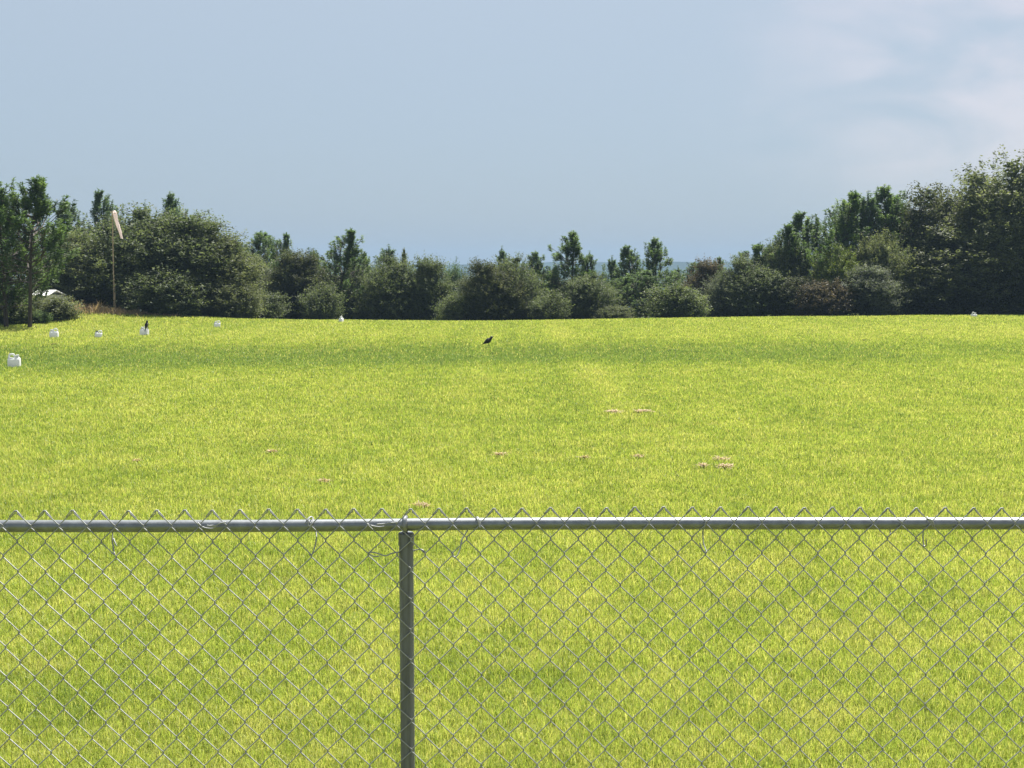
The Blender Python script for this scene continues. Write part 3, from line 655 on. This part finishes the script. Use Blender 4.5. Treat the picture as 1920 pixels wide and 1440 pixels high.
# name, shape, u centre, v top, width px, distance, material, yaw, label
T = [
 ('pine_tree','pineN',12,325,150,44.0,'pine_near',40,'tall dense young pine at the very left edge of the field, cut by the frame'),
 ('pine_tree','pineO',56,334,140,43.2,'pine_near',0,'open young pine with bare crooked top and slim trunk, second from the left edge'),
 ('pine_tree','pineN',-26,340,130,45.5,'pine_near',215,'dark pine cut by the left frame edge behind the leftmost dense pine'),
 ('pine_tree','pineD',-55,395,190,47,'pine',90,'short pine mostly outside the frame behind the left edge pine'),
 ('pine_tree','pineD',22,520,64,47.5,'pine',170,'low bushy young pine between the two left pine trunks'),
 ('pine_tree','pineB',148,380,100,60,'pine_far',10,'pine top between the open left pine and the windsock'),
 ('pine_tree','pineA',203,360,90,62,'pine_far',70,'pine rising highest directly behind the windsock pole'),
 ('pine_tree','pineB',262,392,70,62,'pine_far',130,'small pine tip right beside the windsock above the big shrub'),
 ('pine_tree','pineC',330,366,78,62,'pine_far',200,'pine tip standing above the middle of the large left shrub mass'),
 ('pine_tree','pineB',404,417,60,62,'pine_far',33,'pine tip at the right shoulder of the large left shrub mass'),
 ('pine_tree','pineD',150,430,76,57,'pine',12,'leafy pine filling the gap left of the windsock'),
 ('oak_tree','oakC',170,432,200,54.8,'oak_lt',20,'olive oak to the left of the windsock pole'),
 ('oak_tree','oakA',262,394,215,54.6,'oak',60,'big dark oak directly behind the windsock'),
 ('oak_tree','oakB',352,402,190,54.2,'oak',120,'dark oak at the middle right of the large left shrub mass'),
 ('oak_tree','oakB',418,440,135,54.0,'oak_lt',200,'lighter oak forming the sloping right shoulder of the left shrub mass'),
 ('shrub','bushA',310,505,150,51.8,'oak',10,'low dark shrub right of the windsock pole base'),
 ('shrub','bushB',130,520,100,53.2,'oak',160,'low dark shrub in the shade left of the windsock pole'),
 ('shrub','bushA',442,530,95,52.5,'oak_lt',70,'low olive shrub at the right foot of the large left shrub mass'),
 ('shrub','bushB',20,560,80,46,'bush',25,'grey green scrub between the two left pine trunks'),
 ('shrub','bushB',92,554,104,48.0,'oak_lt',25,'olive scrub behind the second left pine, hiding the white shed up to its roof'),
 ('shrub','bushB',72,582,44,46.5,'pine',75,'knee high green scrub right of the second left pine trunk'),
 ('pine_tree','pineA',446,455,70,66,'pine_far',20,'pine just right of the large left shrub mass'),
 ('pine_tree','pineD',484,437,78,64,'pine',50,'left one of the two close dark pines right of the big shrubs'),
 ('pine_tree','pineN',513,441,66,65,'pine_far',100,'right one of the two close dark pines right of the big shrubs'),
 ('oak_tree','oakB',556,470,108,59,'oak_dk',40,'round dark oak left of the tall twin topped pine'),
 ('shrub','bushA',490,545,90,56,'oak',200,'low shrub at the foot of the two close dark pines'),
 ('pine_tree','pineB',600,474,50,64,'pine_far',15,'small pine on the left side of the tall twin topped pine'),
 ('pine_tree','pineN',634,434,96,61,'pine',75,'tall twin topped pine above the narrow white jug'),
 ('pine_tree','pineC',656,463,58,63,'pine_far',15,'pine leaning against the right side of the twin topped pine'),
 ('pine_tree','pineC',684,477,44,66,'pine_far',55,'slim pine tip in the dip right of the twin topped pine'),
 ('pine_tree','pineB',718,468,66,68,'pine_far',95,'thin pine with sparse candle tips above the left centre oaks'),
 ('shrub','bushB',600,530,80,57,'oak',25,'tangled shrub left of the narrow white jug'),
 ('oak_tree','oakA',731,484,112,60,'oak',10,'broad dark oak, left of the centre pair of oaks'),
 ('cedar_tree','pineC',757,469,36,64,'oak_lt',0,'small pointed conifer spire poking above the left centre oak'),
 ('oak_tree','oakB',800,483,86,60,'oak',80,'dark oak, right of the centre pair of oaks'),
 ('oak_tree','oakC',848,500,80,80,'pine_far',120,'hazy farther tree in the gap right of the centre oaks'),
 ('shrub','bushA',858,548,80,58,'bush',100,'pale green shrub in the gap at the middle of the tree line'),
 ('oak_tree','oakC',924,490,112,58,'oak_dk',55,'dark spreading oak above the bird at the middle of the tree line'),
 ('oak_tree','oakA',965,483,100,59,'oak',150,'oak joined to the right side of the dark spreading middle oak'),
 ('pine_tree','pineB',950,470,42,62,'pine_far',5,'slim pine tip rising behind the dark spreading middle oak'),
 ('pine_tree','pineC',1004,474,56,61,'pine_far',65,'dark pine spire between the middle oak and the tall slim pine'),
 ('pine_tree','pineB',1027,505,46,62,'pine_far',105,'short pine left of the tall slim pine'),
 ('shrub','bushB',1030,545,70,57,'oak',35,'olive shrub left of the tall slim pine foot'),
 ('pine_tree','pineC',1070,437,76,61,'pine',25,'tallest slim pine standing alone right of centre'),
 ('pine_tree','pineB',1094,478,54,62,'pine_far',185,'lower pine against the right side of the tallest slim pine'),
 ('oak_tree','oakA',1108,516,96,59,'oak',145,'low dark oak with a sunlit right slope right of the tallest slim pine'),
 ('shrub','bushA',1150,572,64,57.5,'oak_lt',185,'olive shrub at the sloping right foot of the low dark oak'),
 ('pine_tree','pineB',1147,487,48,66,'pine_far',45,'small pine left of the two pines right of centre'),
 ('pine_tree','pineA',1187,463,66,64,'pine',85,'left one of the two tall pines before the pale round bush'),
 ('pine_tree','pineC',1231,449,64,64,'pine',165,'right one of the two tall pines before the pale round bush, with candelabra top'),
 ('pine_tree','pineB',1258,505,42,66,'pine_far',125,'short pine tip above the pale round bush'),
 ('round_bush','bushA',1266,533,108,57,'bush',5,'pale green dome shaped bush at the crest right of centre'),
 ('pine_tree','pineD',1294,494,60,65,'pine_far',25,'wide pine top right of the pale round bush'),
 ('oak_tree','oakB',1322,487,74,62,'red',65,'brownish tree with a rusty tip right of the pale round bush'),
 ('pine_tree','pineC',1346,484,40,66,'pine_far',35,'pine tip right of the brownish tree'),
 ('oak_tree','oakA',1358,510,74,60,'grey',15,'grey green tree right of the brownish tree'),
 ('oak_tree','oakB',1392,482,80,60,'oak',35,'tree where the tree line starts to climb to the right'),
 ('pine_tree','pineD',1432,460,84,60,'pine',115,'pine at the foot of the climbing right tree line'),
 ('oak_tree','oakA',1462,450,86,60,'oak',225,'dark tree behind the foot of the climbing right tree line'),
 ('pine_tree','pineN',1480,424,92,60.5,'pine',15,'pine halfway up the climbing right tree line'),
 ('pine_tree','pineA',1512,400,92,61,'pine',55,'pine with a short side tip left of the wide right pines'),
 ('pine_tree','pineN',1548,365,104,61,'pine',95,'first of the wide tall pines, leftmost of the right hand group'),
 ('pine_tree','pineN',1585,361,92,61.5,'pine',190,'second wide tall pine of the right hand group'),
 ('pine_tree','pineB',1622,372,84,62,'pine_far',35,'third tall pine of the right hand group, slightly lower'),
 ('pine_tree','pineC',1657,352,92,62,'pine',75,'tall pine beside the round topped dark oak at the right'),
 ('pine_tree','pineD',1682,372,74,63,'pine',135,'pine tip half hidden by the round topped dark oak'),
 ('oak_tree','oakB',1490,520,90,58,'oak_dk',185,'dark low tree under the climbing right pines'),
 ('oak_tree','oakA',1565,464,84,58.5,'yel',25,'yellow green tree in front of the tall right pines'),
 ('shrub','bushA',1545,525,100,57,'red',65,'brownish shrub below the yellow green tree'),
 ('oak_tree','oakB',1622,500,104,57.4,'grey',95,'grey green tree left of the round topped dark oak'),
 ('oak_tree','oakA',1650,440,100,59.5,'oak_lt',155,'olive tree squeezed between the tall pines and the round topped dark oak'),
 ('oak_tree','dome',1738,358,196,60,'oak_dk',0,'large dark round topped oak left of the tallest right oak'),
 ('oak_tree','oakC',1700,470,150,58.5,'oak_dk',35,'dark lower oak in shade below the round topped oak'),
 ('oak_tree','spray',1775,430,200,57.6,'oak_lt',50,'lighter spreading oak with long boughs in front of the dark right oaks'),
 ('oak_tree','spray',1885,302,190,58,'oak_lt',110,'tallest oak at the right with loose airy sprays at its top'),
 ('oak_tree','oakD',1845,352,170,60.5,'oak',210,'dark oak filling between the round topped oak and the tallest right oak'),
 ('oak_tree','oakB',468,478,110,61,'oak',310,'oak behind the foot of the two close dark pines'),
 ('oak_tree','oakA',612,506,110,63,'oak_lt',250,'olive tree behind the tall twin topped pine'),
 ('oak_tree','oakC',683,498,120,62,'oak',330,'oak between the twin topped pine and the left centre oaks'),
 ('oak_tree','oakB',893,520,90,64,'grey',290,'hazy low tree between the two halves of the middle tree line'),
 ('oak_tree','oakA',1040,520,100,62,'oak',300,'low oak behind the left side of the tallest slim pine'),
 ('pine_tree','pineD',1160,520,70,61,'pine',320,'low bushy pine in front of the small pine left of the two tall pines'),
 ('pine_tree','pineD',1208,508,80,62,'pine',260,'low dark pine filling the gap between the two tall pines'),
 ('oak_tree','oakA',1425,500,110,59,'oak',280,'leafy tree reaching the grass where the right tree line starts to climb'),
 ('oak_tree','oakD',1935,345,230,59,'oak',160,'dark oak cut by the right edge of the frame'),
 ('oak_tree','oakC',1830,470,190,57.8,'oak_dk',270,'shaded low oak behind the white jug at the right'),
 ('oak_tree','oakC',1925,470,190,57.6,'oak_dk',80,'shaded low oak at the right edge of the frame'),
 ('shrub','bushB',1890,565,90,57.0,'oak',15,'low shrub at the crest right of the right hand white jug'),
]
for k in list(K):
    me, tm, H, W = K[k]; a = np.empty(len(me.vertices)*3, np.float32); me.vertices.foreach_get('co', a); a = a.reshape(-1, 3)
    W = (np.percentile(np.abs(a[:, 0]), 96)+np.percentile(np.abs(a[:, 1]), 96)); H = np.percentile(a[:, 2], 99.6 if k.startswith('pine') else 99.7)
    K[k] = (me, tm, float(H), float(W))
for (nm, k, u_, v_, wpx, dist, mat, yaw, lab) in T:
    me, tm, H, W = K[k]
    if u_ > 1690: dist += 3.2
    x_ = (u_-960)/F*dist; zg = hz(x_, dist)
    ztop = at(u_, v_, dist).z; s_z = (ztop-zg)/H/1.0; s_x = wpx/F*dist/W*(1.0 if nm == 'oak_tree' else (1.55 if u_ > 1440 else 1.55 if u_ > 420 else 1.25) if nm == 'pine_tree' else .92)
    cat = {'pine_tree': 'pine tree', 'oak_tree': 'tree', 'shrub': 'shrub', 'round_bush': 'bush', 'cedar_tree': 'tree'}[nm]
    grp = {'pine_tree': 'pines along the edge of the field', 'oak_tree': 'oaks along the edge of the field', 'shrub': 'shrubs under the tree line', 'round_bush': None, 'cedar_tree': None}[nm]
    r0 = empty(nm, (x_, dist, zg), lab, cat, grp, R(yaw)); r0.scale = (s_x, s_x, s_z)
    for nme, mesh, mt in (('trunk', tm, None), ('crown', me, M[mat])):
        o = bpy.data.objects.new(nme, mesh); col.objects.link(o); o.parent = r0
        if nme == 'crown':
            if not mesh.materials: mesh.materials.append(M['oak'])
            o.material_slots[0].link = 'OBJECT'; o.material_slots[0].material = mt

# farther wood on the falling ground behind, one mass
r = np.random.default_rng(8); n = 260
def far_wood():
    Vs = []; Qs = []; Rn = []; off = 0
    for k in range(150):
        y_ = r.uniform(74, 120); x_ = r.uniform(-.62, .62)*y_
        zg = hz(x_, y_); h = r.uniform(2.2, 3.6)+.02*(y_-74)-(zg+4)*.5
        if abs(x_/y_-.02) < .22: h = min(h, 1.9-.0085*y_-zg)
        nq = 700; a = r.normal(0, 1, (nq, 3)); a /= np.linalg.norm(a, axis=1)[:, None]
        C = np.array([x_, y_, zg+h*.45])+a*np.array([h*.45, h*.45, h*.55])*(r.random(nq)**.3)[:, None]
        v, q = leaf_quads(C, .26, r, .1); Vs.append(v); Qs.append(q+off); off += len(v); Rn.append(r.random(nq))
    return npmesh('distant_wood', np.concatenate(Vs), np.concatenate(Qs), None, {'rnd': np.concatenate(Rn)})
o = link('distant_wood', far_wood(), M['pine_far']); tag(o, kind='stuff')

# ------------------------------------------------------------------ haze
hb = MB().box(-1600, 1600, -60, 2000, -30, 36)
m, nt, out = newmat('haze_air')
pv = N(nt, 'ShaderNodeVolumePrincipled'); pv.inputs['Color'].default_value = (.24, .345, .52, 1); pv.inputs['Density'].default_value = .00055
pv.inputs['Anisotropy'].default_value = 0.0
L(nt, pv.outputs[0], out.inputs['Volume'])
o = hb.build('haze', m, None, False); tag(o, kind='stuff')
